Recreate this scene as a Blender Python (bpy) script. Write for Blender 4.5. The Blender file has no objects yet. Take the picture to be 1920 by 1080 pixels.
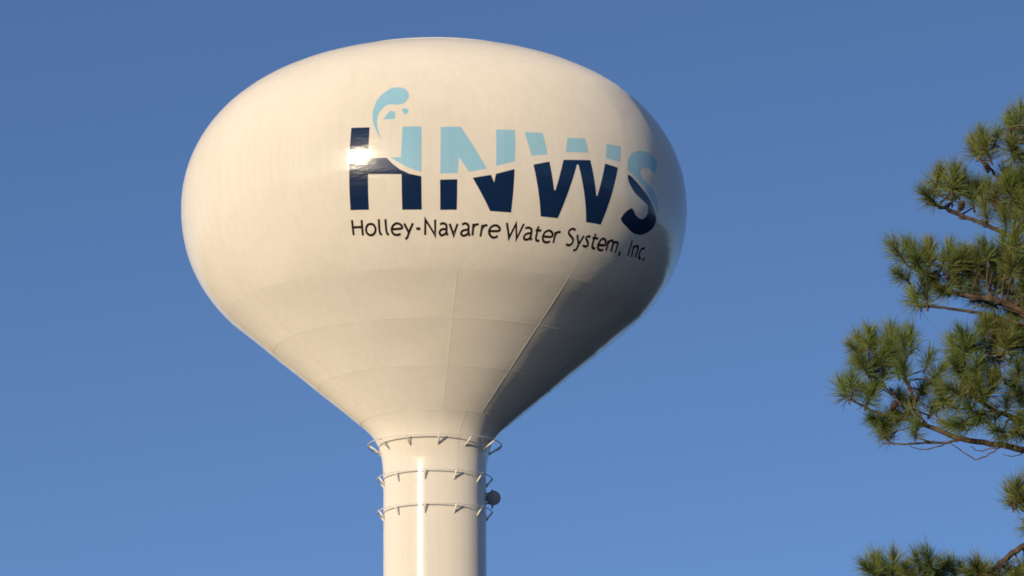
import bpy, bmesh, math, random
from mathutils import Vector, Matrix
from mathutils.geometry import tessellate_polygon
import numpy as np

S = bpy.context.scene
COL = S.collection
R = math.radians

# ------------------------------------------------------------------ camera
CAM = Vector((0.0, 0.0, 1.6))
PSI, PITCH, ROLL, FPX = 0.0166, 0.2288, -0.0058, 9000.0
fw = Vector((math.sin(PSI) * math.cos(PITCH), math.cos(PSI) * math.cos(PITCH), math.sin(PITCH)))
r0 = Vector((math.cos(PSI), -math.sin(PSI), 0.0))
u0 = r0.cross(fw)
rt = r0 * math.cos(ROLL) + u0 * math.sin(ROLL)
up = u0 * math.cos(ROLL) - r0 * math.sin(ROLL)
cam_data = bpy.data.cameras.new('camera')
cam_data.sensor_width = 36.0
cam_data.lens = 36.0 * FPX / 1920.0
cam_data.clip_start = 0.1
cam_data.clip_end = 30000.0
cam = bpy.data.objects.new('camera', cam_data)
COL.objects.link(cam)
M3 = Matrix((rt, up, -fw)).transposed()
cam.matrix_world = Matrix.Translation(CAM) @ M3.to_4x4()
S.camera = cam

SKY_EL, SKY_AIR, SKY_DUST, SKY_OZONE, SKY_STRENGTH = 9.0, 0.37, 0.6, 2.2, 0.130
SUN_ENERGY, SUN_COLOR, EXPOSURE = 3.9, (1.0, 0.80, 0.54), 0.0
# ------------------------------------------------------------------ light
SUN_EL, SUN_AZ = R(9.0), R(33.0)          # low evening sun behind the viewer, to the left
sun_dir = Vector((-math.sin(SUN_AZ) * math.cos(SUN_EL), -math.cos(SUN_AZ) * math.cos(SUN_EL), math.sin(SUN_EL)))
world = bpy.data.worlds.new('World')
S.world = world
world.use_nodes = True
nt = world.node_tree
nt.nodes.clear()
sky = nt.nodes.new('ShaderNodeTexSky')
sky.sky_type = 'NISHITA'
sky.sun_disc = False
sky.sun_elevation = R(SKY_EL)
sky.sun_rotation = math.atan2(sun_dir.x, sun_dir.y)
sky.altitude = 0.0
sky.air_density = SKY_AIR
sky.dust_density = SKY_DUST
sky.ozone_density = SKY_OZONE
bg = nt.nodes.new('ShaderNodeBackground')
bg.inputs['Strength'].default_value = SKY_STRENGTH
wo = nt.nodes.new('ShaderNodeOutputWorld')
nt.links.new(sky.outputs[0], bg.inputs['Color'])
nt.links.new(bg.outputs[0], wo.inputs['Surface'])

sd = bpy.data.lights.new('sun', 'SUN')
sd.energy = SUN_ENERGY
sd.angle = R(0.53)
sd.color = SUN_COLOR
sun = bpy.data.objects.new('sun', sd)
COL.objects.link(sun)
sun.location = (-60, -100, 60)
sun.rotation_euler = sun_dir.to_track_quat('Z', 'Y').to_euler()

S.view_settings.view_transform = 'Standard'
S.view_settings.look = 'None'
S.view_settings.exposure = EXPOSURE
S.view_settings.gamma = 1.0
S.view_settings.use_curve_mapping = False
S.cycles.filter_width = 1.8

COAT, COAT_ROUGH = 0.8, 0.165
GROUND1, GROUND2 = (0.022, 0.021, 0.012), (0.040, 0.033, 0.018)
TEXT_W = 0.075
NEEDLES, NEEDLE_W = 260, 0.0046

# outlines of the lettering: (degrees round the tank from the side facing the viewer, metres above its widest ring)
BIG = {
    'H_dark': [(-18.29,0.75),(-14.13,0.72),(-14.28,-0.01),(-14.4,-0.32),(-12.79,-0.34),(-10.29,-0.35),(-9.07,-0.55),(-7.44,-0.75),(-5.4,-0.9),(-2.77,-0.99),(-2.81,-2.03),(-7.24,-2.02),(-7.09,-0.91),(-14.5,-0.85),(-14.88,-1.97),(-19.21,-1.94),(-18.77,-0.8),(-18.51,0.04)],
    'H_light': [(-6.85,0.69),(-2.7,0.68),(-2.76,-0.86),(-5.78,-0.69),(-7.82,-0.51),(-9.56,-0.34),(-7.15,-0.35)],
    'N_dark1': [(1.28,-1.1),(5.05,-1.08),(5.1,-2.03),(1.35,-2.04)],
    'N_dark2': [(8.4,-1.02),(12.45,-0.9),(13.22,-1.14),(13.54,-0.86),(17.72,-0.66),(17.69,-2.04),(12.74,-2.03)],
    'N_light1': [(1.44,0.66),(5.81,0.68),(11.47,-0.7),(7.54,-0.83),(5.35,-0.36),(5.11,-0.88),(1.34,-0.9)],
    'N_light2': [(13.57,0.63),(17.9,0.66),(17.74,-0.4),(13.56,-0.6)],
    'W_light1': [(20.03,0.62),(24.34,0.66),(25.37,-0.06),(21.54,-0.17)],
    'W_light2': [(30.47,0.6),(35.2,0.68),(35.92,0.21),(29.88,0.09)],
    'W_light3': [(41.26,0.64),(45.82,0.68),(45.13,0.13),(40.87,0.14)],
    'W_dark': [(22.03,-0.46),(25.83,-0.3),(27.4,-1.21),(27.72,-1.21),(29.31,-0.18),(36.39,-0.04),(38.71,-1.18),(38.99,-1.16),(40.61,-0.05),(44.51,-0.09),(41.63,-2.03),(37.24,-2.04),(33.17,-0.26),(32.77,-0.27),(29.42,-2.06),(25.0,-2.07)],
    'S_light': [(47.68,-0.07),(48.03,0.26),(49.39,0.53),(51.66,0.7),(54.37,0.79),(56.76,0.8),(58.65,0.7),(59.8,0.61),(59.49,0.4),(58.18,0.13),(56.38,0.23),(54.25,0.23),(52.35,0.09),(52.14,-0.08),(53.25,-0.22),(55.55,-0.34),(58.57,-0.54),(60.26,-0.8),(60.99,-1.13),(59.5,-0.98),(56.94,-0.75),(54.5,-0.51),(52.39,-0.36),(50.26,-0.23)],
    'S_dark': [(47.7,-0.24),(48.76,-0.25),(50.82,-0.38),(53.44,-0.57),(55.94,-0.75),(58.47,-1.02),(60.55,-1.27),(60.95,-1.47),(60.17,-1.68),(58.66,-1.85),(56.32,-1.99),(53.23,-2.02),(50.21,-1.9),(47.39,-1.7),(50.09,-1.29),(52.06,-1.45),(54.16,-1.53),(55.74,-1.47),(56.62,-1.29),(56.38,-1.11),(55.75,-1.0),(53.5,-0.91),(50.8,-0.77),(49.11,-0.6),(48.0,-0.41)],
    'drop1': [(-11.46,0.26),(-12.34,0.49),(-12.97,0.71),(-13.51,0.94),(-13.59,1.09),(-13.54,1.31),(-13.31,1.5),(-12.83,1.72),(-11.99,1.9),(-10.98,2.03),(-9.95,2.13),(-8.85,2.16),(-7.74,2.15),(-6.75,2.1),(-6.09,1.99),(-5.71,1.87),(-5.7,1.76),(-5.97,1.66),(-6.42,1.57),(-7.06,1.52),(-7.99,1.49),(-8.92,1.49),(-9.87,1.51),(-10.53,1.49),(-11.17,1.42),(-11.79,1.31),(-12.27,1.19),(-12.51,1.04),(-12.53,0.87),(-12.3,0.66),(-11.87,0.45)],
    'drop2': [(-11.13,0.97),(-10.52,1.13),(-10.02,1.23),(-9.37,1.27),(-8.77,1.23),(-8.54,1.13),(-8.58,1.04),(-8.83,0.97),(-9.94,0.97)],
    'drop3': [(-7.21,1.32),(-6.75,1.34),(-6.09,1.33),(-5.61,1.26),(-5.73,1.18),(-6.31,1.13),(-6.71,1.17),(-6.99,1.26)],
}
TEXT = [
    ('H', [('l',[(-19.2,-2.24),(-19.46,-2.69)]),('l',[(-16.9,-2.26),(-17.19,-2.72)]),('l',[(-19.3,-2.46),(-17.05,-2.47)])]),
    ('o', [('c',[(-15.25,-2.73),(-14.64,-2.71),(-14.14,-2.65),(-13.89,-2.57),(-13.96,-2.49),(-14.3,-2.42),(-14.85,-2.4),(-15.44,-2.41),(-15.93,-2.47),(-16.18,-2.55),(-16.14,-2.64),(-15.79,-2.7),(-15.25,-2.73)])]),
    ('l', [('c',[(-12.84,-2.27),(-12.95,-2.65),(-12.5,-2.74)])]),
    ('l', [('c',[(-11.28,-2.28),(-11.31,-2.66),(-10.83,-2.75)])]),
    ('e', [('c',[(-9.95,-2.59),(-7.66,-2.57),(-7.8,-2.47),(-8.74,-2.42),(-9.67,-2.49),(-10.06,-2.61),(-9.75,-2.72),(-8.99,-2.76),(-7.97,-2.74)])]),
    ('y', [('l',[(-6.99,-2.43),(-6.05,-2.7)]),('c',[(-4.95,-2.43),(-6.06,-2.72),(-6.42,-2.83),(-6.97,-2.89)])]),
    ('-', [('l',[(-4.23,-2.59),(-3.25,-2.6)])]),
    ('N', [('l',[(-2.17,-2.78),(-2.03,-2.33),(0.21,-2.79),(0.21,-2.33)])]),
    ('a', [('c',[(1.33,-2.47),(2.1,-2.44),(2.79,-2.49),(2.88,-2.63),(2.94,-2.73),(3.25,-2.79)]),('c',[(2.81,-2.61),(1.74,-2.62),(1.26,-2.71),(1.66,-2.79),(2.45,-2.76),(2.89,-2.7)])]),
    ('v', [('l',[(3.56,-2.45),(4.64,-2.78),(5.4,-2.45)])]),
    ('a', [('c',[(6.48,-2.47),(7.24,-2.43),(7.96,-2.49),(8.09,-2.65),(8.28,-2.74),(8.55,-2.79)]),('c',[(8.03,-2.61),(6.86,-2.64),(6.35,-2.72),(6.85,-2.79),(7.73,-2.76),(8.12,-2.69)])]),
    ('r', [('l',[(9.1,-2.43),(9.15,-2.78)]),('c',[(9.14,-2.56),(9.51,-2.47),(10.38,-2.44)])]),
    ('r', [('l',[(11.27,-2.45),(11.09,-2.8)]),('c',[(11.28,-2.57),(11.69,-2.48),(12.47,-2.46)])]),
    ('e', [('c',[(13.08,-2.63),(15.45,-2.6),(15.22,-2.49),(14.26,-2.45),(13.33,-2.52),(13.01,-2.64),(13.49,-2.76),(14.37,-2.81),(15.34,-2.76)])]),
    ('W', [('l',[(17.01,-2.35),(18.15,-2.79),(19.27,-2.36),(20.07,-2.8),(21.2,-2.34)])]),
    ('a', [('c',[(21.72,-2.47),(22.52,-2.44),(23.35,-2.49),(23.52,-2.64),(23.61,-2.74),(24.03,-2.79)]),('c',[(23.43,-2.59),(22.31,-2.63),(21.85,-2.72),(22.2,-2.79),(23.05,-2.78),(23.54,-2.7)])]),
    ('t', [('c',[(24.96,-2.37),(24.95,-2.7),(25.39,-2.79),(26.06,-2.79)]),('l',[(24.42,-2.49),(25.95,-2.49)])]),
    ('e', [('c',[(26.73,-2.65),(28.95,-2.63),(28.9,-2.52),(27.97,-2.46),(27.0,-2.52),(26.69,-2.66),(27.16,-2.78),(28.05,-2.81),(28.96,-2.77)])]),
    ('r', [('l',[(29.69,-2.47),(29.93,-2.8)]),('c',[(29.77,-2.59),(30.16,-2.48),(31.05,-2.46)])]),
    ('S', [('c',[(34.96,-2.33),(33.95,-2.31),(33.28,-2.38),(33.43,-2.47),(34.36,-2.55),(35.12,-2.63),(35.01,-2.75),(34.31,-2.8),(33.51,-2.78)])]),
    ('y', [('l',[(35.8,-2.46),(36.87,-2.7)]),('c',[(37.77,-2.45),(37.08,-2.73),(36.9,-2.88),(36.16,-2.92)])]),
    ('s', [('c',[(39.81,-2.45),(38.93,-2.45),(38.64,-2.52),(39.48,-2.61),(39.84,-2.7),(39.25,-2.75),(38.39,-2.73)])]),
    ('t', [('c',[(41.01,-2.33),(41.17,-2.66),(41.7,-2.75),(42.5,-2.75)]),('l',[(40.41,-2.47),(42.25,-2.45)])]),
    ('e', [('c',[(42.96,-2.63),(45.09,-2.59),(44.83,-2.47),(43.77,-2.42),(43.11,-2.5),(42.93,-2.64),(43.66,-2.75),(44.6,-2.76),(45.14,-2.73)])]),
    ('m', [('l',[(45.67,-2.43),(46.23,-2.74)]),('c',[(45.89,-2.51),(46.38,-2.42),(47.11,-2.42),(47.49,-2.49),(47.92,-2.74)]),('c',[(47.49,-2.52),(48.05,-2.43),(48.83,-2.43),(49.2,-2.5),(49.61,-2.73)])]),
    (',', [('l',[(51.21,-2.66),(51.41,-2.8)])]),
    ('I', [('l',[(53.84,-2.24),(54.6,-2.7)])]),
    ('n', [('l',[(55.16,-2.36),(56.28,-2.7)]),('c',[(55.49,-2.44),(56.1,-2.36),(57.06,-2.36),(57.48,-2.45),(57.86,-2.67)])]),
    ('c', [('c',[(60.12,-2.33),(58.95,-2.37),(58.8,-2.5),(59.31,-2.62),(60.56,-2.67)])]),
    ('.', [('l',[(61.87,-2.61),(61.97,-2.64)])]),
]

# ------------------------------------------------------------------ helpers
def at(px, py, Y):
    """point of the line of sight through photo pixel (px, py) at ground distance Y"""
    d = fw + rt * ((px - 960.0) / FPX) + up * ((540.0 - py) / FPX)
    return CAM + d * (Y / d.y)

def material(name, color, rough=0.6, coat=0.0, coat_rough=0.2, spec=0.5):
    m = bpy.data.materials.new(name)
    m.use_nodes = True
    b = m.node_tree.nodes['Principled BSDF']
    b.inputs['Base Color'].default_value = (*color, 1)
    b.inputs['Roughness'].default_value = rough
    b.inputs['Specular IOR Level'].default_value = spec
    b.inputs['Coat Weight'].default_value = coat
    b.inputs['Coat Roughness'].default_value = coat_rough
    return m, m.node_tree, b

def node(t, kind, **kw):
    n = t.nodes.new(kind)
    for k, v in kw.items():
        setattr(n, k, v)
    return n

def vary(t, b, c1, c2, scale, detail=4.0, stretch=(1, 1, 1), lo=0.35, hi=0.65):
    """base colour wandering between two tones"""
    tc = node(t, 'ShaderNodeTexCoord')
    mp = node(t, 'ShaderNodeMapping')
    mp.inputs['Scale'].default_value = stretch
    nz = node(t, 'ShaderNodeTexNoise')
    nz.inputs['Scale'].default_value = scale
    nz.inputs['Detail'].default_value = detail
    rp = node(t, 'ShaderNodeValToRGB')
    rp.color_ramp.elements[0].position = lo
    rp.color_ramp.elements[1].position = hi
    rp.color_ramp.elements[0].color = (*c1, 1)
    rp.color_ramp.elements[1].color = (*c2, 1)
    t.links.new(tc.outputs['Object'], mp.inputs['Vector'])
    t.links.new(mp.outputs[0], nz.inputs['Vector'])
    t.links.new(nz.outputs['Fac'], rp.inputs['Fac'])
    t.links.new(rp.outputs['Color'], b.inputs['Base Color'])
    return tc, rp

def bump(t, b, tc, layers):
    prev = None
    for scale, dist, strength in layers:
        nz = node(t, 'ShaderNodeTexNoise')
        nz.inputs['Scale'].default_value = scale
        nz.inputs['Detail'].default_value = 3.0
        bp = node(t, 'ShaderNodeBump')
        bp.inputs['Distance'].default_value = dist
        bp.inputs['Strength'].default_value = strength
        t.links.new(tc.outputs['Object'], nz.inputs['Vector'])
        t.links.new(nz.outputs['Fac'], bp.inputs['Height'])
        if prev:
            t.links.new(prev.outputs[0], bp.inputs['Normal'])
        prev = bp
    t.links.new(prev.outputs[0], b.inputs['Normal'])
    t.links.new(prev.outputs[0], b.inputs['Coat Normal'])

PAINT_ROUGH = 0.5
def paint(name, c1, c2, wave=0.016):
    m, t, b = material(name, c1, PAINT_ROUGH, coat=COAT, coat_rough=COAT_ROUGH, spec=0.0)
    b.inputs['Diffuse Roughness'].default_value = 0.9
    tc, rp = vary(t, b, c1, c2, 0.5, 6.0, (1, 1, 0.35), 0.3, 0.7)
    # faint rain streaks running down the skin
    mp = node(t, 'ShaderNodeMapping')
    mp.inputs['Scale'].default_value = (3.0, 3.0, 0.12)
    nz = node(t, 'ShaderNodeTexNoise')
    nz.inputs['Scale'].default_value = 1.6
    nz.inputs['Detail'].default_value = 6.0
    sr = node(t, 'ShaderNodeValToRGB')
    sr.color_ramp.elements[0].position = 0.3
    sr.color_ramp.elements[1].position = 0.62
    sr.color_ramp.elements[0].color = (0.90, 0.89, 0.87, 1)
    mx = node(t, 'ShaderNodeMix', data_type='RGBA', blend_type='MULTIPLY')
    mx.inputs['Factor'].default_value = 0.38
    t.links.new(tc.outputs['Object'], mp.inputs['Vector'])
    t.links.new(mp.outputs[0], nz.inputs['Vector'])
    t.links.new(nz.outputs['Fac'], sr.inputs['Fac'])
    t.links.new(rp.outputs['Color'], mx.inputs[6])
    t.links.new(sr.outputs['Color'], mx.inputs[7])
    t.links.new(mx.outputs[2], b.inputs['Base Color'])
    # slight waviness of the rolled steel
    mw = node(t, 'ShaderNodeMapping')
    mw.inputs['Scale'].default_value = (0.5, 0.5, 1.8)
    nw = node(t, 'ShaderNodeTexNoise')
    nw.inputs['Scale'].default_value = 1.5
    nw.inputs['Detail'].default_value = 3.0
    b1 = node(t, 'ShaderNodeBump')
    b1.inputs['Distance'].default_value = wave
    b1.inputs['Strength'].default_value = 1.0
    n2 = node(t, 'ShaderNodeTexNoise')
    n2.inputs['Scale'].default_value = 10.0
    b2 = node(t, 'ShaderNodeBump')
    b2.inputs['Distance'].default_value = 0.0012
    b2.inputs['Strength'].default_value = 0.7
    t.links.new(tc.outputs['Object'], mw.inputs['Vector'])
    t.links.new(mw.outputs[0], nw.inputs['Vector'])
    t.links.new(nw.outputs['Fac'], b1.inputs['Height'])
    t.links.new(tc.outputs['Object'], n2.inputs['Vector'])
    t.links.new(n2.outputs['Fac'], b2.inputs['Height'])
    t.links.new(b1.outputs[0], b2.inputs['Normal'])
    t.links.new(b2.outputs[0], b.inputs['Normal'])
    t.links.new(b2.outputs[0], b.inputs['Coat Normal'])
    return m

mat_white = paint('tower_paint', (0.715, 0.685, 0.625), (0.75, 0.72, 0.66))
mat_column = paint('column_paint', (0.715, 0.685, 0.625), (0.75, 0.72, 0.66), 0.002)
mat_column.node_tree.nodes['Principled BSDF'].inputs['Coat Roughness'].default_value = 0.12
mat_navy = paint('navy_lettering_paint', (0.006, 0.023, 0.080), (0.008, 0.028, 0.092))
mat_aqua = paint('pale_blue_lettering_paint', (0.30, 0.55, 0.70), (0.34, 0.60, 0.74))
mat_text = paint('black_lettering_paint', (0.018, 0.014, 0.014), (0.028, 0.021, 0.020))
mat_rail, _t, _b = material('rail_white_paint', (0.74, 0.72, 0.68), 0.35)
mat_ant, _t, _b = material('antenna_grey_plastic', (0.30, 0.31, 0.33), 0.5)
mat_steel, _t, _b = material('galvanised_steel', (0.35, 0.36, 0.37), 0.45)
_b.inputs['Metallic'].default_value = 0.8

m_ground, _t, _b = material('dry_grass_ground', (0.05, 0.05, 0.02), 0.95, spec=0.1)
vary(_t, _b, GROUND1, GROUND2, 0.02, 8.0)
mat_bark, _t, _b = material('pine_bark', (0.14, 0.09, 0.06), 0.9, spec=0.2)
_tc, _ = vary(_t, _b, (0.045, 0.033, 0.025), (0.135, 0.098, 0.070), 14.0, 6.0, (1, 1, 0.4))
bump(_t, _b, _tc, [(22.0, 0.02, 0.8)])
mat_cone, _t, _b = material('cone_brown', (0.10, 0.045, 0.025), 0.8, spec=0.2)
vary(_t, _b, (0.045, 0.026, 0.017), (0.10, 0.058, 0.036), 30.0)

def needle_material():
    m, t, b = material('pine_needles', (0.06, 0.075, 0.02), 0.6, spec=0.2)
    g = node(t, 'ShaderNodeNewGeometry')
    oi = node(t, 'ShaderNodeObjectInfo')
    rp = node(t, 'ShaderNodeValToRGB')
    e = rp.color_ramp.elements
    e[0].color = (0.070, 0.118, 0.038, 1)
    e[1].color = (0.275, 0.315, 0.080, 1)
    e2 = rp.color_ramp.elements.new(0.55)
    e2.color = (0.172, 0.230, 0.058, 1)
    e3 = rp.color_ramp.elements.new(0.97)
    e3.color = (0.17, 0.12, 0.045, 1)
    mx = node(t, 'ShaderNodeMath', operation='MULTIPLY_ADD')
    mx.inputs[1].default_value = 0.55
    ad = node(t, 'ShaderNodeMath', operation='MULTIPLY')
    ad.inputs[1].default_value = 0.45
    t.links.new(oi.outputs['Random'], ad.inputs[0])
    t.links.new(g.outputs['Random Per Island'], mx.inputs[0])
    t.links.new(ad.outputs[0], mx.inputs[2])
    t.links.new(mx.outputs[0], rp.inputs['Fac'])
    t.links.new(rp.outputs['Color'], b.inputs['Base Color'])
    tr = node(t, 'ShaderNodeBsdfTranslucent')
    t.links.new(rp.outputs['Color'], tr.inputs['Color'])
    mix = node(t, 'ShaderNodeMixShader')
    mix.inputs[0].default_value = 0.2
    out = t.nodes['Material Output']
    t.links.new(b.outputs[0], mix.inputs[1])
    t.links.new(tr.outputs[0], mix.inputs[2])
    t.links.new(mix.outputs[0], out.inputs['Surface'])
    return m
mat_needle = needle_material()

def mesh_obj(name, verts, faces, mat, parent=None, smooth=True):
    me = bpy.data.meshes.new(name)
    me.from_pydata([tuple(v) for v in verts], [], faces)
    me.materials.append(mat)
    if smooth:
        me.polygons.foreach_set('use_smooth', [True] * len(me.polygons))
    me.update()
    o = bpy.data.objects.new(name, me)
    COL.objects.link(o)
    if parent:
        o.parent = parent
    return o

def empty(name, loc, label, cat):
    o = bpy.data.objects.new(name, None)
    o.location = loc
    COL.objects.link(o)
    o['label'] = label
    o['category'] = cat
    return o

def tube(V, F, pts, rads, n=6, cap=True):
    """append a round tube along pts to the vertex and face lists"""
    pts = [Vector(p) for p in pts]
    base = len(V)
    prev = None
    for i, p in enumerate(pts):
        a = pts[max(i - 1, 0)]
        b = pts[min(i + 1, len(pts) - 1)]
        t = (b - a).normalized()
        if prev is None:
            s = t.cross(Vector((0, 0, 1)) if abs(t.z) < 0.9 else Vector((1, 0, 0))).normalized()
        else:
            s = (prev - t * prev.dot(t)).normalized()
        prev = s
        q = t.cross(s)
        r = rads[i] if hasattr(rads, '__len__') else rads
        for k in range(n):
            an = 2 * math.pi * k / n
            V.append(p + s * (math.cos(an) * r) + q * (math.sin(an) * r))
    for i in range(len(pts) - 1):
        for k in range(n):
            a = base + i * n + k
            b = base + i * n + (k + 1) % n
            F.append((a, b, b + n, a + n))
    if cap:
        F.append(tuple(base + k for k in reversed(range(n))))
        e = base + (len(pts) - 1) * n
        F.append(tuple(e + k for k in range(n)))

def smooth_path(pts, per=5):
    """Catmull-Rom through pts (any dimension)"""
    P = [np.array(p, float) for p in pts]
    P = [2 * P[0] - P[1]] + P + [2 * P[-1] - P[-2]]
    out = []
    for i in range(1, len(P) - 2):
        a, b, c, d = P[i - 1:i + 3]
        for k in range(per):
            t = k / per
            out.append(0.5 * ((2 * b) + (c - a) * t + (2 * a - 5 * b + 4 * c - d) * t * t + (3 * b - a - 3 * c + d) * t ** 3))
    out.append(P[-2])
    return out

# ------------------------------------------------------------------ ground
gv, gf = [], []
N = 48
rings = [0, 60, 150, 260, 500, 1200, 4000, 14000]
gv.append(Vector((0, 0, 0)))
for k, rr in enumerate(rings[1:]):
    for i in range(N):
        a = 2 * math.pi * i / N
        gv.append(Vector((rr * math.cos(a), rr * math.sin(a), 0)))
for i in range(N):
    gf.append((0, 1 + i, 1 + (i + 1) % N))
for k in range(len(rings) - 2):
    for i in range(N):
        a = 1 + k * N + i
        b = 1 + k * N + (i + 1) % N
        gf.append((a, a + N, b + N, b))
g = mesh_obj('ground', gv, gf, m_ground, smooth=False)
g['kind'] = 'structure'

# ------------------------------------------------------------------ water tower
TZ = 41.6                                   # height of the tank's widest ring
tower = empty('water_tower', (0, 160, 0),
              'white pedestal water tower with HNWS lettering on its bulb shaped tank', 'water tower')

def bez(p0, p1, p2, p3, n):
    t = np.linspace(0, 1, n)[:, None]
    p0, p1, p2, p3 = map(np.array, (p0, p1, p2, p3))
    return (1 - t) ** 3 * p0 + 3 * t * (1 - t) ** 2 * p1 + 3 * t * t * (1 - t) * p2 + t ** 3 * p3

A, CT, K = 8.675, 5.52, 1.1997
ZS = [-3.69, -5.005, -6.283, -7.50]          # weld rings of the cone
RK, ZK = 6.848, -3.885
RC = 1.7434
upper = bez((0, CT), (5.167, CT), (A, 3.176), (A, 0), 80)
t_ = np.linspace(0, 1, 80)
g_ = np.gradient(upper, axis=0)
n_ = np.stack([-g_[:, 1], g_[:, 0]], -1)
n_ /= np.linalg.norm(n_, axis=1)[:, None]
w_ = 0.06 * np.sin(np.pi * t_) ** 2 * (1 - t_) + 0.144 * np.sin(np.pi * t_) ** 2 * t_ - 0.026 * np.sin(2 * np.pi * t_) ** 2 * (1 - t_)
upper = upper + n_ * w_[:, None]
dk = np.array([K, 1.0]) / math.hypot(K, 1)
lower = bez((A, 0), (A, -2.045), np.array([RK, ZK]) + dk * 0.943, (RK, ZK), 60)[1:]
R3 = RK - (ZK - ZS[3]) * K
cone = np.stack([np.linspace(RK, R3, 50)[1:], np.linspace(ZK, ZS[3], 50)[1:]], -1)
FZ = -9.7
flare = bez((R3, ZS[3]), np.array([R3, ZS[3]]) - dk * 0.85, (RC, -8.55), (RC, FZ), 40)[1:]
PROF = np.concatenate([upper, lower, cone, flare])
seg = np.hypot(*np.diff(PROF, axis=0).T)
PS = np.concatenate([[0], np.cumsum(seg)])   # arc length from the crown

def prof(s):
    r = float(np.interp(s, PS, PROF[:, 0]))
    z = float(np.interp(s, PS, PROF[:, 1]))
    e = 0.06
    dr = float(np.interp(s + e, PS, PROF[:, 0]) - np.interp(s - e, PS, PROF[:, 0]))
    dz = float(np.interp(s + e, PS, PROF[:, 1]) - np.interp(s - e, PS, PROF[:, 1]))
    l = math.hypot(dr, dz)
    return r, z, -dz / l, dr / l
def s_of_z(z):
    return float(np.interp(-z, -PROF[:, 1], PS))

# courses of plates: (top, bottom, gores, first seam azimuth, dish depth)
COURSES = [(5.05, 3.2, 27, 7.5, 0.004), (3.2, 0.95, 27, 7.5, 0.005), (0.95, -1.45, 27, 7.5, 0.0035),
           (-1.45, ZS[0], 11, 6.2, 0.004), (ZS[0], ZS[1], 11, 6.2, 0.026), (ZS[1], ZS[2], 11, 6.2, 0.026), (ZS[2], ZS[3], 11, 6.2, 0.016)]
rng = random.Random(4)
DISH = {}
for ci, c in enumerate(COURSES):
    for gi in range(c[2]):
        DISH[ci, gi] = c[4] * rng.uniform(0.45, 1.3)
for ci in range(3):
    DISH[ci, 3], DISH[ci, 2], DISH[ci, 4] = 0.010, 0.006, 0.008
CS = [(s_of_z(c[0]), s_of_z(c[1])) for c in COURSES]

def surf(az, s, off=0.0):
    """point of the tank's skin at azimuth az (degrees, 0 towards the viewer) and arc length s"""
    r, z, nr, nz = prof(s)
    d = 0.0
    for ci, c in enumerate(COURSES):
        a, b = CS[ci]
        if a <= s <= b:
            pitch = 360.0 / c[2]
            q = ((az - c[3]) % 360.0) / pitch
            gi = int(q) % c[2]
            u = q - int(q)
            v = (s - a) / (b - a)
            d = DISH[ci, gi] * (4 * u * (1 - u)) * (0.65 * math.sin(math.pi * v) ** 2 + 0.35 * min(1.0, 6.4 * v * (1 - v)))
            break
    k = off - d
    r += nr * k
    z += nz * k
    a = R(az)
    return Vector((r * math.sin(a), -r * math.cos(a), TZ + z))

for ci, c in enumerate(COURSES):
    a, b = CS[ci]
    pitch = 360.0 / c[2]
    nu = max(8, int(round(pitch / 1.2)))
    nv = max(5, int(round((b - a) / 0.16)))
    for gi in range(c[2]):
        V, F = [], []
        for j in range(nv + 1):
            s = a + (b - a) * j / nv
            s = min(max(s, a + 1e-6), b - 1e-6)
            for i in range(nu + 1):
                u = min(max(i / nu, 1e-6), 1 - 1e-6)
                V.append(surf(c[3] + (gi + u) * pitch, s))
        for j in range(nv):
            for i in range(nu):
                p = j * (nu + 1) + i
                F.append((p, p + nu + 1, p + nu + 2, p + 1))
        mesh_obj('plate', V, F, mat_white, tower)

# crown of the tank and the flared neck below the cone
def lathe_part(name, s0, s1, n, seg_az=120, mat=mat_white):
    V, F = [], []
    for j in range(n + 1):
        r, z, nr, nz = prof(s0 + (s1 - s0) * j / n)
        for i in range(seg_az):
            an = 2 * math.pi * i / seg_az
            V.append(Vector((r * math.sin(an), -r * math.cos(an), TZ + z)))
    for j in range(n):
        for i in range(seg_az):
            p = j * seg_az + i
            q = j * seg_az + (i + 1) % seg_az
            F.append((p, p + seg_az, q + seg_az, q))
    return mesh_obj(name, V, F, mat, tower)
lathe_part('crown_plate', 0.0, CS[0][0], 12)
lathe_part('neck', CS[-1][1], PS[-1], 30, mat=mat_column)

# column with its bell base
V, F = [], []
colz = [TZ + FZ] + [TZ + FZ - 2.4 * k for k in range(1, 11)] + [6.5, 5.6, 4.6, 3.6, 2.6, 1.6, 0.6, -0.3]
def col_r(z):
    return RC if z > 6.5 else RC + 0.055 * (6.5 - z) ** 1.85
colz = sorted(set(colz), reverse=True)
for z in colz:
    for i in range(120):
        an = 2 * math.pi * i / 120
        V.append(Vector((col_r(z) * math.sin(an), -col_r(z) * math.cos(an), z)))
for j in range(len(colz) - 1):
    for i in range(120):
        p = j * 120 + i
        q = j * 120 + (i + 1) % 120
        F.append((p, p + 120, q + 120, q))
column = mesh_obj('column', V, F, mat_column, tower)
dV, dF = [], []
base_y = -col_r(1.2) + 0.12
for x, zz in ((-0.5, 0.05), (0.5, 0.05), (0.5, 2.15), (-0.5, 2.15)):
    dV += [Vector((x, -3.75, zz)), Vector((x, -1.9, zz))]
dF = [(0, 2, 4, 6), (0, 1, 3, 2), (2, 3, 5, 4), (4, 5, 7, 6), (6, 7, 1, 0)]
mesh_obj('door', dV, dF, mat_steel, column, smooth=False)

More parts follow.
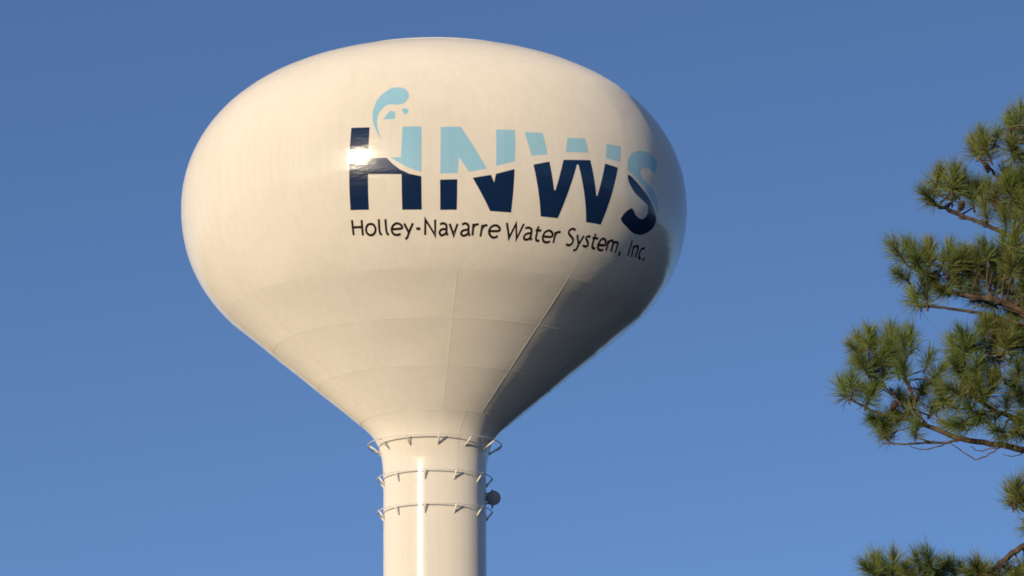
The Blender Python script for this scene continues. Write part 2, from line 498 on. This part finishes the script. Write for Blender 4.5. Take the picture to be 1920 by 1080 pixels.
# weld beads
def bead(path, nrm, w, h, name, parent=None, closed=False):
    """low rounded ridge along path, standing h proud of the skin"""
    V, F = [], []
    n = len(path)
    for i in range(n):
        p = path[i]
        a = path[(i - 1) % n] if closed else path[max(i - 1, 0)]
        b = path[(i + 1) % n] if closed else path[min(i + 1, n - 1)]
        t = (b - a).normalized()
        s = t.cross(nrm[i]).normalized()
        for k, q in ((-1.0, -0.004), (-0.5, h * 0.8), (0.0, h), (0.5, h * 0.8), (1.0, -0.004)):
            V.append(p + s * (w * k) + nrm[i] * q)
    for i in range(n if closed else n - 1):
        j = (i + 1) % n
        for k in range(4):
            F.append((i * 5 + k, i * 5 + k + 1, j * 5 + k + 1, j * 5 + k))
    return mesh_obj(name, V, F, mat_white, parent or tower)

def skin_normal(az, s):
    r, z, nr, nz = prof(s)
    a = R(az)
    return Vector((nr * math.sin(a), -nr * math.cos(a), nz))
for ci, c in enumerate(COURSES):
    a, b = CS[ci]
    cone_course = ci >= 4
    w, h = (0.022, 0.0045) if cone_course else (0.02, 0.0025)
    if ci > 3 or ci in (0,):
        pts = [2.0 * i for i in range(180)]
        bead([surf(q, a) for q in pts], [skin_normal(q, a) for q in pts], 0.05 if ci == 0 else w, 0.03 if ci == 0 else h * (0.1 if ci == 4 else 1.0), 'weld_seam', closed=True)
    if ci >= 3:
        for gi in range(c[2]):
            az = c[3] + gi * 360.0 / c[2]
            ss = [a + (b - a) * k / 14 for k in range(15)]
            bead([surf(az, s) for s in ss], [skin_normal(az, s) for s in ss], w, h if cone_course else 0.0016, 'weld_seam')
pts = [2.0 * i for i in range(180)]
bead([surf(q, CS[-1][1]) for q in pts], [skin_normal(q, CS[-1][1]) for q in pts], 0.02, 0.006, 'weld_seam', closed=True)
for zz in (TZ - 9.75, TZ - 12.2, TZ - 14.6, TZ - 17.0):
    bead([Vector((RC * math.sin(R(q)), -RC * math.cos(R(q)), zz)) for q in pts],
         [Vector((math.sin(R(q)), -math.cos(R(q)), 0)) for q in pts], 0.02, 0.004, 'weld_seam', column, closed=True)
ss = [CS[-1][1] + (PS[-1] - CS[-1][1]) * k / 14 for k in range(15)]
bead([surf(25, s) for s in ss], [skin_normal(25, s) for s in ss], 0.02, 0.005, 'weld_seam')

# ------------------------------------------------------------------ rails round the neck
def skin_r(z):
    return float(np.interp(-z, -PROF[:, 1], PROF[:, 0])) if z > FZ else RC
RAILS = [(-8.24, 2.27, 12, 34.0), (-9.40, 1.95, 11, 55.0), (-10.55, 1.95, 11, 55.0)]
for z, rr, nb, az0 in RAILS:
    V, F = [], []
    n = 96
    m = 8
    for i in range(n):
        a = 2 * math.pi * i / n
        for k in range(m):
            q = 2 * math.pi * k / m
            rad = rr + 0.018 * math.cos(q)
            V.append(Vector((rad * math.sin(a), -rad * math.cos(a), TZ + z + 0.018 * math.sin(q))))
    for i in range(n):
        for k in range(m):
            F.append((i * m + k, i * m + (k + 1) % m, ((i + 1) % n) * m + (k + 1) % m, ((i + 1) % n) * m + k))
    rail = mesh_obj('rail', V, F, mat_rail, tower)
    for i in range(nb):
        a = R(az0 + 360.0 * i / nb)
        e = Vector((math.sin(a), -math.cos(a), 0))
        V, F = [], []
        zi = z - 0.30
        p0 = e * (rr + 0.005) + Vector((0, 0, TZ + z + 0.02))
        p1 = e * (skin_r(zi) - 0.02) + Vector((0, 0, TZ + zi))
        tube(V, F, [p0, p1], 0.030, 8)
        mesh_obj('bracket', V, F, mat_rail, rail)

# round antenna on the shaded side of the column
an_c = Vector((2.02 * math.sin(R(101)), -2.02 * math.cos(R(101)), TZ - 9.97))
fwd = Vector((0.12, -1, -0.12)).normalized()
sx = fwd.cross(Vector((0, 0, 1))).normalized()
sy = sx.cross(fwd)
V, F = [], []
ringsA = [(0.0, -0.20), (0.10, -0.20), (0.19, -0.16), (0.245, -0.06), (0.25, 0.06), (0.235, 0.075), (0.16, 0.10), (0.0, 0.11)]
for rad, dd in ringsA:
    for i in range(28):
        q = 2 * math.pi * i / 28
        V.append(an_c + fwd * dd + sx * (math.cos(q) * max(rad, 0.002)) + sy * (math.sin(q) * max(rad, 0.002)))
for j in range(len(ringsA) - 1):
    for i in range(28):
        p = j * 28 + i
        q = j * 28 + (i + 1) % 28
        F.append((p, q, q + 28, p + 28))
ant = mesh_obj('antenna', V, F, mat_ant, tower)
ant['label'] = 'dark round antenna drum on the side of the white column'
V, F = [], []
tube(V, F, [an_c - fwd * 0.12 + Vector((-0.02, 0, -0.35)), an_c - fwd * 0.12 + Vector((-0.02, 0, 0.3))], 0.03, 8)
ep = Vector((math.sin(R(101)), -math.cos(R(101)), 0))
for dz in (-0.2, 0.15):
    c0 = an_c - fwd * 0.12 + Vector((0, 0, dz))
    tube(V, F, [c0, Vector((ep.x * (RC - 0.05), ep.y * (RC - 0.05) , c0.z))], 0.025, 6)
mesh_obj('antenna_mount', V, F, mat_steel, ant)

# ------------------------------------------------------------------ lettering, painted on the skin
def decal(name, polys, mat, off=0.0035, parent=None, cell=(1.2, 0.14)):
    """2-D outlines in (azimuth, height) coordinates, cut into small cells and laid on the tank's skin"""
    bm = bmesh.new()
    for poly in polys:
        vs = [bm.verts.new((x, y, 0)) for x, y in poly]
        tris = tessellate_polygon([[Vector((x, y, 0)) for x, y in poly]])
        for a, b, c in tris:
            try:
                bm.faces.new((vs[a], vs[b], vs[c]))
            except ValueError:
                pass
    xs = [v.co.x for v in bm.verts]
    ys = [v.co.y for v in bm.verts]
    for lo, hi, st, no in ((min(xs), max(xs), cell[0], (1, 0, 0)), (min(ys), max(ys), cell[1], (0, 1, 0))):
        k = math.floor(lo / st) + 1
        while k * st < hi:
            co = (k * st, 0, 0) if no[0] else (0, k * st, 0)
            bmesh.ops.bisect_plane(bm, geom=bm.verts[:] + bm.edges[:] + bm.faces[:], plane_co=co, plane_no=no, dist=1e-7)
            k += 1
    bm.verts.index_update()
    V = [surf(v.co.x, s_of_z(v.co.y), off) for v in bm.verts]
    F = []
    for f in bm.faces:
        idx = [v.index for v in f.verts]
        a, b, c = V[idx[0]], V[idx[1]], V[idx[2]]
        nn = (b - a).cross(c - a)
        if nn.dot(Vector((a.x, a.y, 0))) < 0:
            idx.reverse()
        F.append(tuple(idx))
    bm.free()
    o = mesh_obj(name, V, F, mat, parent or tower)
    return o

def rounded(poly, per=3):
    return [tuple(q) for q in smooth_path(list(poly) + [poly[0]], per)[:-1]]

for dark, light in ((['H_dark'], ['H_light']), (['N_dark1', 'N_dark2'], ['N_light1', 'N_light2']),
                    (['W_dark'], ['W_light1', 'W_light2', 'W_light3']), (['S_dark'], ['S_light'])):
    body = None
    for names, mat, nm in ((dark, mat_navy, 'letter_base'), (light, mat_aqua, 'letter_top')):
        for k in names:
            poly = rounded(BIG[k]) if k[0] == 'S' else BIG[k]
            o = decal('letter' if body is None else nm, [poly], mat, parent=body)
            body = body or o
for k in ('drop1', 'drop2', 'drop3'):
    decal('drop_emblem', [rounded(BIG[k])], mat_aqua)

DEG = 8.0 * math.pi / 180.0                  # metres per degree at the text's height
def stroke(pts, kind, w):
    """outline of a pen stroke of width w metres; pts in (azimuth, height)"""
    P = [np.array((x * DEG, y)) for x, y in pts]
    if kind == 'c':
        P = smooth_path(P, 6)
    out_l, out_r = [], []
    n = len(P)
    closed = np.hypot(*(P[0] - P[-1])) < 0.02
    for i in range(n):
        d0 = P[i] - P[i - 1] if i else (P[0] - P[-2] if closed else P[1] - P[0])
        d1 = P[i + 1] - P[i] if i < n - 1 else (P[1] - P[0] if closed else P[-1] - P[-2])
        d0 = d0 / (np.hypot(*d0) + 1e-9)
        d1 = d1 / (np.hypot(*d1) + 1e-9)
        t = d0 + d1
        t = t / (np.hypot(*t) + 1e-9)
        nn = np.array((-t[1], t[0]))
        cs = max(0.35, abs(nn @ np.array((-d0[1], d0[0]))))
        out_l.append(P[i] + nn * (w / 2 / cs))
        out_r.append(P[i] - nn * (w / 2 / cs))
    quads = []
    for i in range(n - 1):
        q = [out_l[i], out_l[i + 1], out_r[i + 1], out_r[i]]
        quads.append([(float(x) / DEG, float(y)) for x, y in q])
    return quads

for ch, strokes in TEXT:
    first = None
    for si, (kind, pts) in enumerate(strokes):
        w = TEXT_W * (1.15 if ch in '-.,' else 1.0)
        if ch == '.':
            pts = [(pts[0][0] - 0.1, pts[0][1] + 0.03), (pts[0][0] + 0.1, pts[0][1] - 0.07)]
        quads = stroke(pts, kind, w)
        V, F = [], []
        for q in quads:
            # split long pieces so that they follow the curve of the tank
            L = max(math.hypot((q[1][0] - q[0][0]) * DEG, q[1][1] - q[0][1]), 1e-6)
            m = max(1, int(L / 0.09))
            for k in range(m):
                a, b = k / m, (k + 1) / m
                def mixp(p, r, t):
                    return (p[0] + (r[0] - p[0]) * t, p[1] + (r[1] - p[1]) * t)
                c4 = [mixp(q[0], q[1], a), mixp(q[0], q[1], b), mixp(q[3], q[2], b), mixp(q[3], q[2], a)]
                i0 = len(V)
                V += [surf(x, s_of_z(y), 0.003 + 0.0008 * si) for x, y in c4]
                nn = (V[i0 + 1] - V[i0]).cross(V[i0 + 2] - V[i0])
                F.append((i0, i0 + 1, i0 + 2, i0 + 3) if nn.dot(Vector((V[i0].x, V[i0].y, 0))) > 0 else (i0 + 3, i0 + 2, i0 + 1, i0))
        if first is None:
            first = (V, F)
        else:
            o = len(first[0])
            first[0].extend(V)
            first[1].extend(tuple(o + i for i in f) for f in F)
    mesh_obj('small_letter', first[0], first[1], mat_text, tower)

# ------------------------------------------------------------------ pine tree
TY = 45.0                                    # its distance from the viewer
trunk_x = 2075
base = at(trunk_x, 540, TY)
TX = base.x
pine = empty('pine_tree', (TX, TY, 0), 'green long needled pine with brown cones, its branches reaching towards the water tower', 'tree')
rt_ = random.Random(11)
O = Vector((TX, TY, 0))
top_z = at(trunk_x, -120, TY).z
# trunk
V, F = [], []
pts, rad = [], []
for k in range(26):
    h = top_z * k / 25
    pts.append(Vector((0.05 * math.sin(h * 0.9), 0.05 * math.cos(h * 0.7), h)))
    rad.append(0.19 * (1 - (h / top_z) ** 1.15) + 0.012 + 0.09 * math.exp(-h / 0.5))
tube(V, F, pts, rad, 14)
mesh_obj('trunk', V, F, mat_bark, pine)
def trunk_at(z):
    return Vector((0.05 * math.sin(z * 0.9), 0.05 * math.cos(z * 0.7), z))

# needle tufts: a few meshes shared by all
def tuft_mesh(seed, n=NEEDLES, ln=0.185, shoot=0.16):
    r = random.Random(seed)
    V, F = [], []
    mi = []
    tube(V, F, [Vector((0, 0, -0.05)), Vector((0, 0, shoot * 0.6)), Vector((0, 0, shoot + 0.015))], [0.011, 0.009, 0.005], 5)
    mi += [1] * len(F)
    for k in range(n):
        t = r.random() ** 0.8
        az = r.uniform(0, 2 * math.pi)
        th = R(100 - 84 * t + r.gauss(0, 10))
        L = ln * r.uniform(0.62, 1.15) * (0.92 + 0.1 * t)
        d = Vector((math.sin(th) * math.cos(az), math.sin(th) * math.sin(az), math.cos(th)))
        p = Vector((0, 0, shoot * t)) + Vector((d.x, d.y, 0)) * 0.006
        side = d.cross(Vector((r.gauss(0, 1), r.gauss(0, 1), r.gauss(0, 1)))).normalized()
        bend = Vector((r.gauss(0, 0.016), r.gauss(0, 0.016), r.gauss(0.006, 0.014)))
        mid = p + d * (L * 0.55) + bend * 0.4
        end = p + d * L + bend * 1.6
        w = NEEDLE_W * r.uniform(0.8, 1.2)
        i = len(V)
        V += [p + side * w * 0.45, p - side * w * 0.45, mid + side * w * 0.5, mid - side * w * 0.5, end]
        F += [(i, i + 1, i + 3, i + 2), (i + 2, i + 3, i + 4)]
        mi += [0, 0]
    me = bpy.data.meshes.new('needle_tuft')
    me.from_pydata([tuple(v) for v in V], [], F)
    me.materials.append(mat_needle)
    me.materials.append(mat_bark)
    me.polygons.foreach_set('material_index', mi)
    me.update()
    return me
TUFTS = [tuft_mesh(s) for s in (1, 2, 3, 4, 5, 6)]

def cone_mesh():
    V, F = [], []
    n, hgt = 70, 0.105
    tube(V, F, [Vector((0, 0, 0)), Vector((0, 0, -0.03)), Vector((0, 0, -0.07)), Vector((0, 0, -0.10))], [0.008, 0.022, 0.022, 0.008], 8)
    for k in range(n):
        t = (k + 0.5) / n
        az = k * 2.39996
        rr = 0.038 * math.sin(math.pi * (0.12 + 0.83 * t)) ** 0.8
        d = Vector((math.cos(az), math.sin(az), 0))
        s = Vector((-d.y, d.x, 0))
        z = -0.005 - hgt * t
        i = len(V)
        V += [d * rr * 0.35 + s * 0.006 + Vector((0, 0, z)), d * rr * 0.35 - s * 0.006 + Vector((0, 0, z)),
              d * rr + s * 0.010 + Vector((0, 0, z - 0.008)), d * rr - s * 0.010 + Vector((0, 0, z - 0.008)),
              d * (rr + 0.006) + Vector((0, 0, z - 0.002))]
        F += [(i, i + 1, i + 3, i + 2), (i + 2, i + 3, i + 4)]
    me = bpy.data.meshes.new('pine_cone')
    me.from_pydata([tuple(v) for v in V], [], F)
    me.materials.append(mat_cone)
    return me
CONE = cone_mesh()

n_tufts = 0
LOOSE = None                                 # when a list: tufts of the outer crown, joined into one mesh at the end
def put_tuft(parent, pos, direction, scale=1.0):
    global n_tufts
    if LOOSE is not None:
        q = direction.to_track_quat('Z', 'Y')
        LOOSE.append((Matrix.Translation(pos) @ q.to_matrix().to_4x4() @ Matrix.Rotation(rt_.uniform(0, 6.28), 4, 'Z') @ Matrix.Scale(scale, 4), TUFTS[rt_.randrange(len(TUFTS))]))
        return
    o = bpy.data.objects.new('needle_tuft', TUFTS[rt_.randrange(len(TUFTS))])
    q = direction.to_track_quat('Z', 'Y')
    o.matrix_local = Matrix.Translation(pos) @ q.to_matrix().to_4x4() @ Matrix.Rotation(rt_.uniform(0, 6.28), 4, 'Z') @ Matrix.Scale(scale, 4)
    o.parent = parent
    COL.objects.link(o)
    n_tufts += 1

def make_branch(mains, tips, cones=(), out=None):
    """mains: list of (points from tip to trunk side, tip radius, base radius); tips: list of (point, scale)"""
    V, F = [], []
    line = []
    for pts, ra, rb in mains:
        sp = [Vector(q) for q in smooth_path(pts, 5)]
        n = len(sp)
        for i in range(1, n - 1):
            sp[i] = sp[i] + Vector((rt_.gauss(0, 0.004), rt_.gauss(0, 0.004), rt_.gauss(0, 0.004)))
        rads = [0.72 * ra + 0.72 * (rb - ra) * (i / (n - 1)) ** 0.8 for i in range(n)]
        tube(V, F, sp, rads, 7)
        line.append((sp, rads))
    places = []
    for p, sc in tips:
        best = None
        for sp, rads in line:
            for i, q in enumerate(sp):
                # join the limb a little further in than the nearest point
                d = (q - p).length
                if best is None or d < best[0]:
                    best = (d, sp, i, rads)
        d, sp, i, rads = best
        j = min(len(sp) - 1, i + int(max(1, min(6, d / 0.09))))
        a = sp[j]
        along = (sp[max(j - 3, 0)] - sp[min(j + 1, len(sp) - 1)]).normalized()
        rise = Vector((0, 0, 1))
        mid = a + along * (0.42 * (p - a).length) + Vector((rt_.gauss(0, 0.02), rt_.gauss(0, 0.02), rt_.gauss(-0.01, 0.02)))
        arrive = (p - mid).normalized()
        dirn = (arrive * 0.8 + rise * 0.55 + along * 0.25 + Vector((rt_.gauss(0, 0.22), rt_.gauss(0, 0.22), rt_.gauss(0, 0.15)))).normalized()
        end = p - dirn * 0.09
        path = [Vector(q) for q in smooth_path([a, mid, end], 5)]
        r1 = min(rads[j] * 0.75, 0.016)
        n = len(path)
        tube(V, F, path, [r1 + (0.008 - r1) * k / (n - 1) for k in range(n)], 5)
        places.append((end, dirn, sc))
    b = mesh_obj('branch', V, F, mat_bark, pine)
    for end, dirn, sc in places:
        put_tuft(b, end, dirn, sc)
    for p in cones:
        o = bpy.data.objects.new('pine_cone', CONE)
        o.location = p
        o.rotation_euler = (rt_.uniform(-0.7, 0.7), rt_.uniform(-0.7, 0.7), rt_.uniform(0, 6))
        o.parent = b
        COL.objects.link(o)

PX = 200.0                                   # photo pixels per metre at the tree
def W(px, py, depth=0.0):
    return at(px, py, TY + depth) - O
def traced(mains, tips, cones=(), spread=0.28, tilt=0.0):
    M = []
    for pts, ra, rb in mains:
        x0 = pts[0][0]
        M.append(([W(x, y, tilt * (trunk_x - x) / PX * 0.5) for x, y in pts], ra, rb))
    Tp = [(W(x, y, tilt * (trunk_x - x) / PX * 0.5 + rt_.uniform(-spread, spread)), rt_.uniform(0.82, 1.18)) for x, y in tips]
    C = [W(x, y, tilt * (trunk_x - x) / PX * 0.5 - 0.12) for x, y in cones]
    make_branch(M, Tp, C)

# limbs that reach into the picture, from the highest down
traced([([(1843, 300), (1864, 324), (1890, 356), (1935, 400), (1990, 452), (2070, 545)], 0.012, 0.035)],
       [(1841, 268), (1868, 262), (1829, 282), (1852, 285), (1884, 330), (1905, 345), (1925, 330), (1945, 360), (1930, 395), (1965, 400)],
       [(1847, 303)], tilt=0.4)
traced([([(1886, 245), (1912, 290), (1950, 350), (2000, 420), (2072, 500)], 0.010, 0.03)],
       [(1895, 232), (1912, 222), (1905, 258), (1925, 250), (1935, 225), (1898, 285), (1918, 300), (1950, 280), (1960, 320)], tilt=-0.3)
traced([([(1740, 378), (1768, 388), (1801, 402), (1850, 422), (1900, 448), (1960, 495), (2073, 590)], 0.012, 0.042),
        ([(1866, 375), (1885, 398), (1915, 420), (1960, 495)], 0.010, 0.02)],
       [(1762, 335), (1744, 372), (1755, 352), (1787, 343), (1802, 350), (1786, 366), (1836, 357), (1822, 372), (1868, 372), (1853, 362), (1895, 365), (1880, 392), (1905, 398),
        (1915, 372), (1935, 430), (1955, 410), (1848, 402), (1890, 345), (1910, 350), (1925, 395), (1918, 425), (1885, 415)],
       [(1805, 376)], tilt=0.25)
traced([([(1724, 506), (1745, 520), (1768, 540), (1805, 552), (1860, 562), (1930, 590), (2073, 690)], 0.012, 0.045),
        ([(1715, 572), (1752, 576), (1801, 581), (1858, 592), (1925, 612), (2000, 650), (2073, 700)], 0.010, 0.035)],
       [(1703, 465), (1687, 478), (1712, 478), (1694, 520), (1740, 473), (1722, 497), (1742, 495), (1719, 566), (1737, 556), (1784, 498), (1771, 488), (1817, 480), (1800, 492), (1848, 474),
        (1832, 490), (1801, 538), (1785, 525), (1833, 530), (1816, 515), (1768, 547), (1752, 530), (1862, 500), (1850, 520), (1896, 506), (1878, 485), (1905, 460), (1890, 545), (1868, 538), (1905, 585), (1918, 540),
        (1858, 570), (1935, 490), (1940, 560), (1830, 558), (1885, 470), (1910, 485), (1920, 515), (1885, 525), (1905, 605), (1880, 612), (1925, 625), (1945, 600), (1862, 605), (1895, 630), (1915, 565)],
       [(1752, 507)], spread=0.4, tilt=-0.15)
traced([([(1594, 748), (1643, 772), (1700, 787), (1740, 799), (1800, 822), (1873, 834), (1925, 845), (1990, 870), (2074, 930)], 0.011, 0.055),
        ([(1655, 832), (1707, 832), (1776, 829), (1818, 824), (1873, 836)], 0.010, 0.022),
        ([(1700, 712), (1712, 740), (1722, 772), (1740, 799)], 0.010, 0.018),
        ([(1640, 705), (1668, 735), (1690, 760), (1718, 785)], 0.010, 0.018),
        ([(1776, 827), (1807, 848), (1829, 861), (1854, 852), (1876, 836)], 0.006, 0.011),
        ([(1700, 832), (1722, 842), (1750, 840), (1776, 829)], 0.005, 0.010),
        ([(1660, 826), (1676, 812), (1690, 806), (1715, 800), (1734, 799)], 0.006, 0.010),
        ([(1706, 796), (1716, 816), (1735, 826), (1760, 829)], 0.005, 0.009),
        ([(1768, 786), (1782, 800), (1795, 812), (1818, 824)], 0.005, 0.010),
        ([(1818, 838), (1836, 846), (1856, 842), (1880, 838)], 0.005, 0.009),
        ([(1880, 852), (1900, 856), (1918, 850), (1940, 848)], 0.005, 0.009),
        ([(1760, 808), (1776, 818), (1792, 816), (1806, 822)], 0.004, 0.008)],
       [(1629, 638), (1614, 645), (1604, 656), (1640, 655), (1620, 688), (1606, 680), (1668, 636), (1679, 662), (1655, 668), (1708, 640), (1695, 652), (1657, 697), (1640, 690), (1696, 700), (1680, 688), (1584, 735), (1598, 725),
        (1632, 745), (1622, 732), (1740, 677), (1758, 700), (1765, 745), (1740, 722), (1651, 797), (1640, 785), (1679, 785), (1668, 800), (1707, 757), (1718, 806), (1660, 818), (1688, 745), (1725, 740), (1700, 778), (1748, 770)],
       [(1683, 752)], spread=0.42, tilt=0.15)
traced([([(1800, 690), (1822, 730), (1848, 760), (1896, 783), (1950, 800), (2010, 815), (2074, 860)], 0.012, 0.04),
        ([(1850, 655), (1868, 690), (1890, 720), (1930, 750), (1990, 790), (2010, 815)], 0.010, 0.022)],
       [(1795, 670), (1788, 655), (1815, 640), (1843, 632), (1830, 650), (1862, 645), (1886, 650), (1875, 635), (1912, 635), (1900, 660), (1812, 712), (1798, 700), (1794, 735), (1815, 740), (1838, 735), (1825, 722), (1784, 760),
        (1845, 790), (1832, 775), (1873, 808), (1912, 790), (1887, 758), (1909, 700), (1905, 735), (1850, 690), (1872, 672), (1862, 715), (1925, 680), (1935, 720), (1940, 655), (1898, 815), (1925, 760), (1810, 795), (1790, 800), (1855, 735), (1865, 775), (1915, 810), (1830, 690), (1810, 660), (1850, 612), (1935, 790)],
       [(1850, 735)], spread=0.45, tilt=-0.3)
traced([([(1640, 1072), (1700, 1094), (1770, 1100), (1841, 1080), (1868, 1064), (1888, 1046), (1922, 1022), (2000, 985), (2075, 975)], 0.012, 0.05),
        ([(1740, 1040), (1742, 1062), (1750, 1080), (1770, 1100)], 0.009, 0.014)],
       [(1643, 1062), (1634, 1072), (1660, 1070), (1674, 1064), (1700, 1072), (1686, 1080), (1743, 1055), (1730, 1068), (1770, 1068), (1787, 1072), (1755, 1076), (1808, 1072), (1835, 1072), (1822, 1085), (1715, 1086), (1850, 1095),
        (1880, 1095), (1906, 1074), (1925, 1065), (1895, 1100), (1660, 1092), (1945, 1085), (1865, 1078), (1890, 1068), (1915, 1082), (1848, 1068)],
       [(1735, 1095)], spread=0.3, tilt=0.1)
traced([([(1902, 942), (1920, 958), (1942, 965), (1990, 965), (2074, 1010)], 0.010, 0.03)],
       [(1905, 925), (1896, 935), (1914, 940), (1925, 930), (1942, 925), (1930, 988), (1944, 975), (1957, 950)], spread=0.2, tilt=-0.5)

# the rest of the crown, round the far and outer sides of the trunk
zmax, zmin = top_z - 0.25, 7.0
LOOSE = []
for k in range(24):
    z0 = zmax - (zmax - zmin) * ((k + 0.5) / 24.0)
    az = R(-80 + (k * 67.0) % 160.0)          # away from the picture: the outer side of the trunk
    Lb = 0.5 + 2.2 * min(1.0, (zmax - z0) / 4.5) * rt_.uniform(0.8, 1.1)
    e = Vector((math.cos(az), math.sin(az), 0))
    rise = 0.45 if z0 > 11 else 0.15
    base_p = trunk_at(z0)
    pts = [base_p + e * (Lb * t) + Vector((0, 0, rise * Lb * t * t - 0.05 * t)) for t in (1.0, 0.75, 0.5, 0.25, 0.0)]
    tips = []
    for q in range(10):
        t = rt_.uniform(0.4, 1.08)
        c = base_p + e * (Lb * t) + Vector((0, 0, rise * Lb * t * t))
        tips.append((c + Vector((rt_.gauss(0, 0.22), rt_.gauss(0, 0.22), rt_.uniform(0.02, 0.32))), rt_.uniform(0.9, 1.1)))
    make_branch([(pts, 0.012, 0.04)], tips)
for q in range(9):                            # the leader at the very top
    d = Vector((rt_.gauss(0, 0.5), rt_.gauss(0, 0.5), 1)).normalized()
    put_tuft(None, trunk_at(top_z - 0.1 * q) + d * 0.05, d, 1.0)
JV, JF, JM = [], [], []
off = 0
for mtx, me in LOOSE:
    co = np.empty(len(me.vertices) * 3)
    me.vertices.foreach_get('co', co)
    m4 = np.array(mtx)
    JV.append(co.reshape(-1, 3) @ m4[:3, :3].T + m4[:3, 3])
    for p in me.polygons:
        JF.append(tuple(v + off for v in p.vertices))
        JM.append(p.material_index)
    off += len(me.vertices)
me = bpy.data.meshes.new('foliage')
me.from_pydata(np.concatenate(JV).tolist(), [], JF)
me.materials.append(mat_needle)
me.materials.append(mat_bark)
me.polygons.foreach_set('material_index', JM)
me.update()
fo = bpy.data.objects.new('foliage', me)
fo.parent = pine
fo['kind'] = 'stuff'
COL.objects.link(fo)
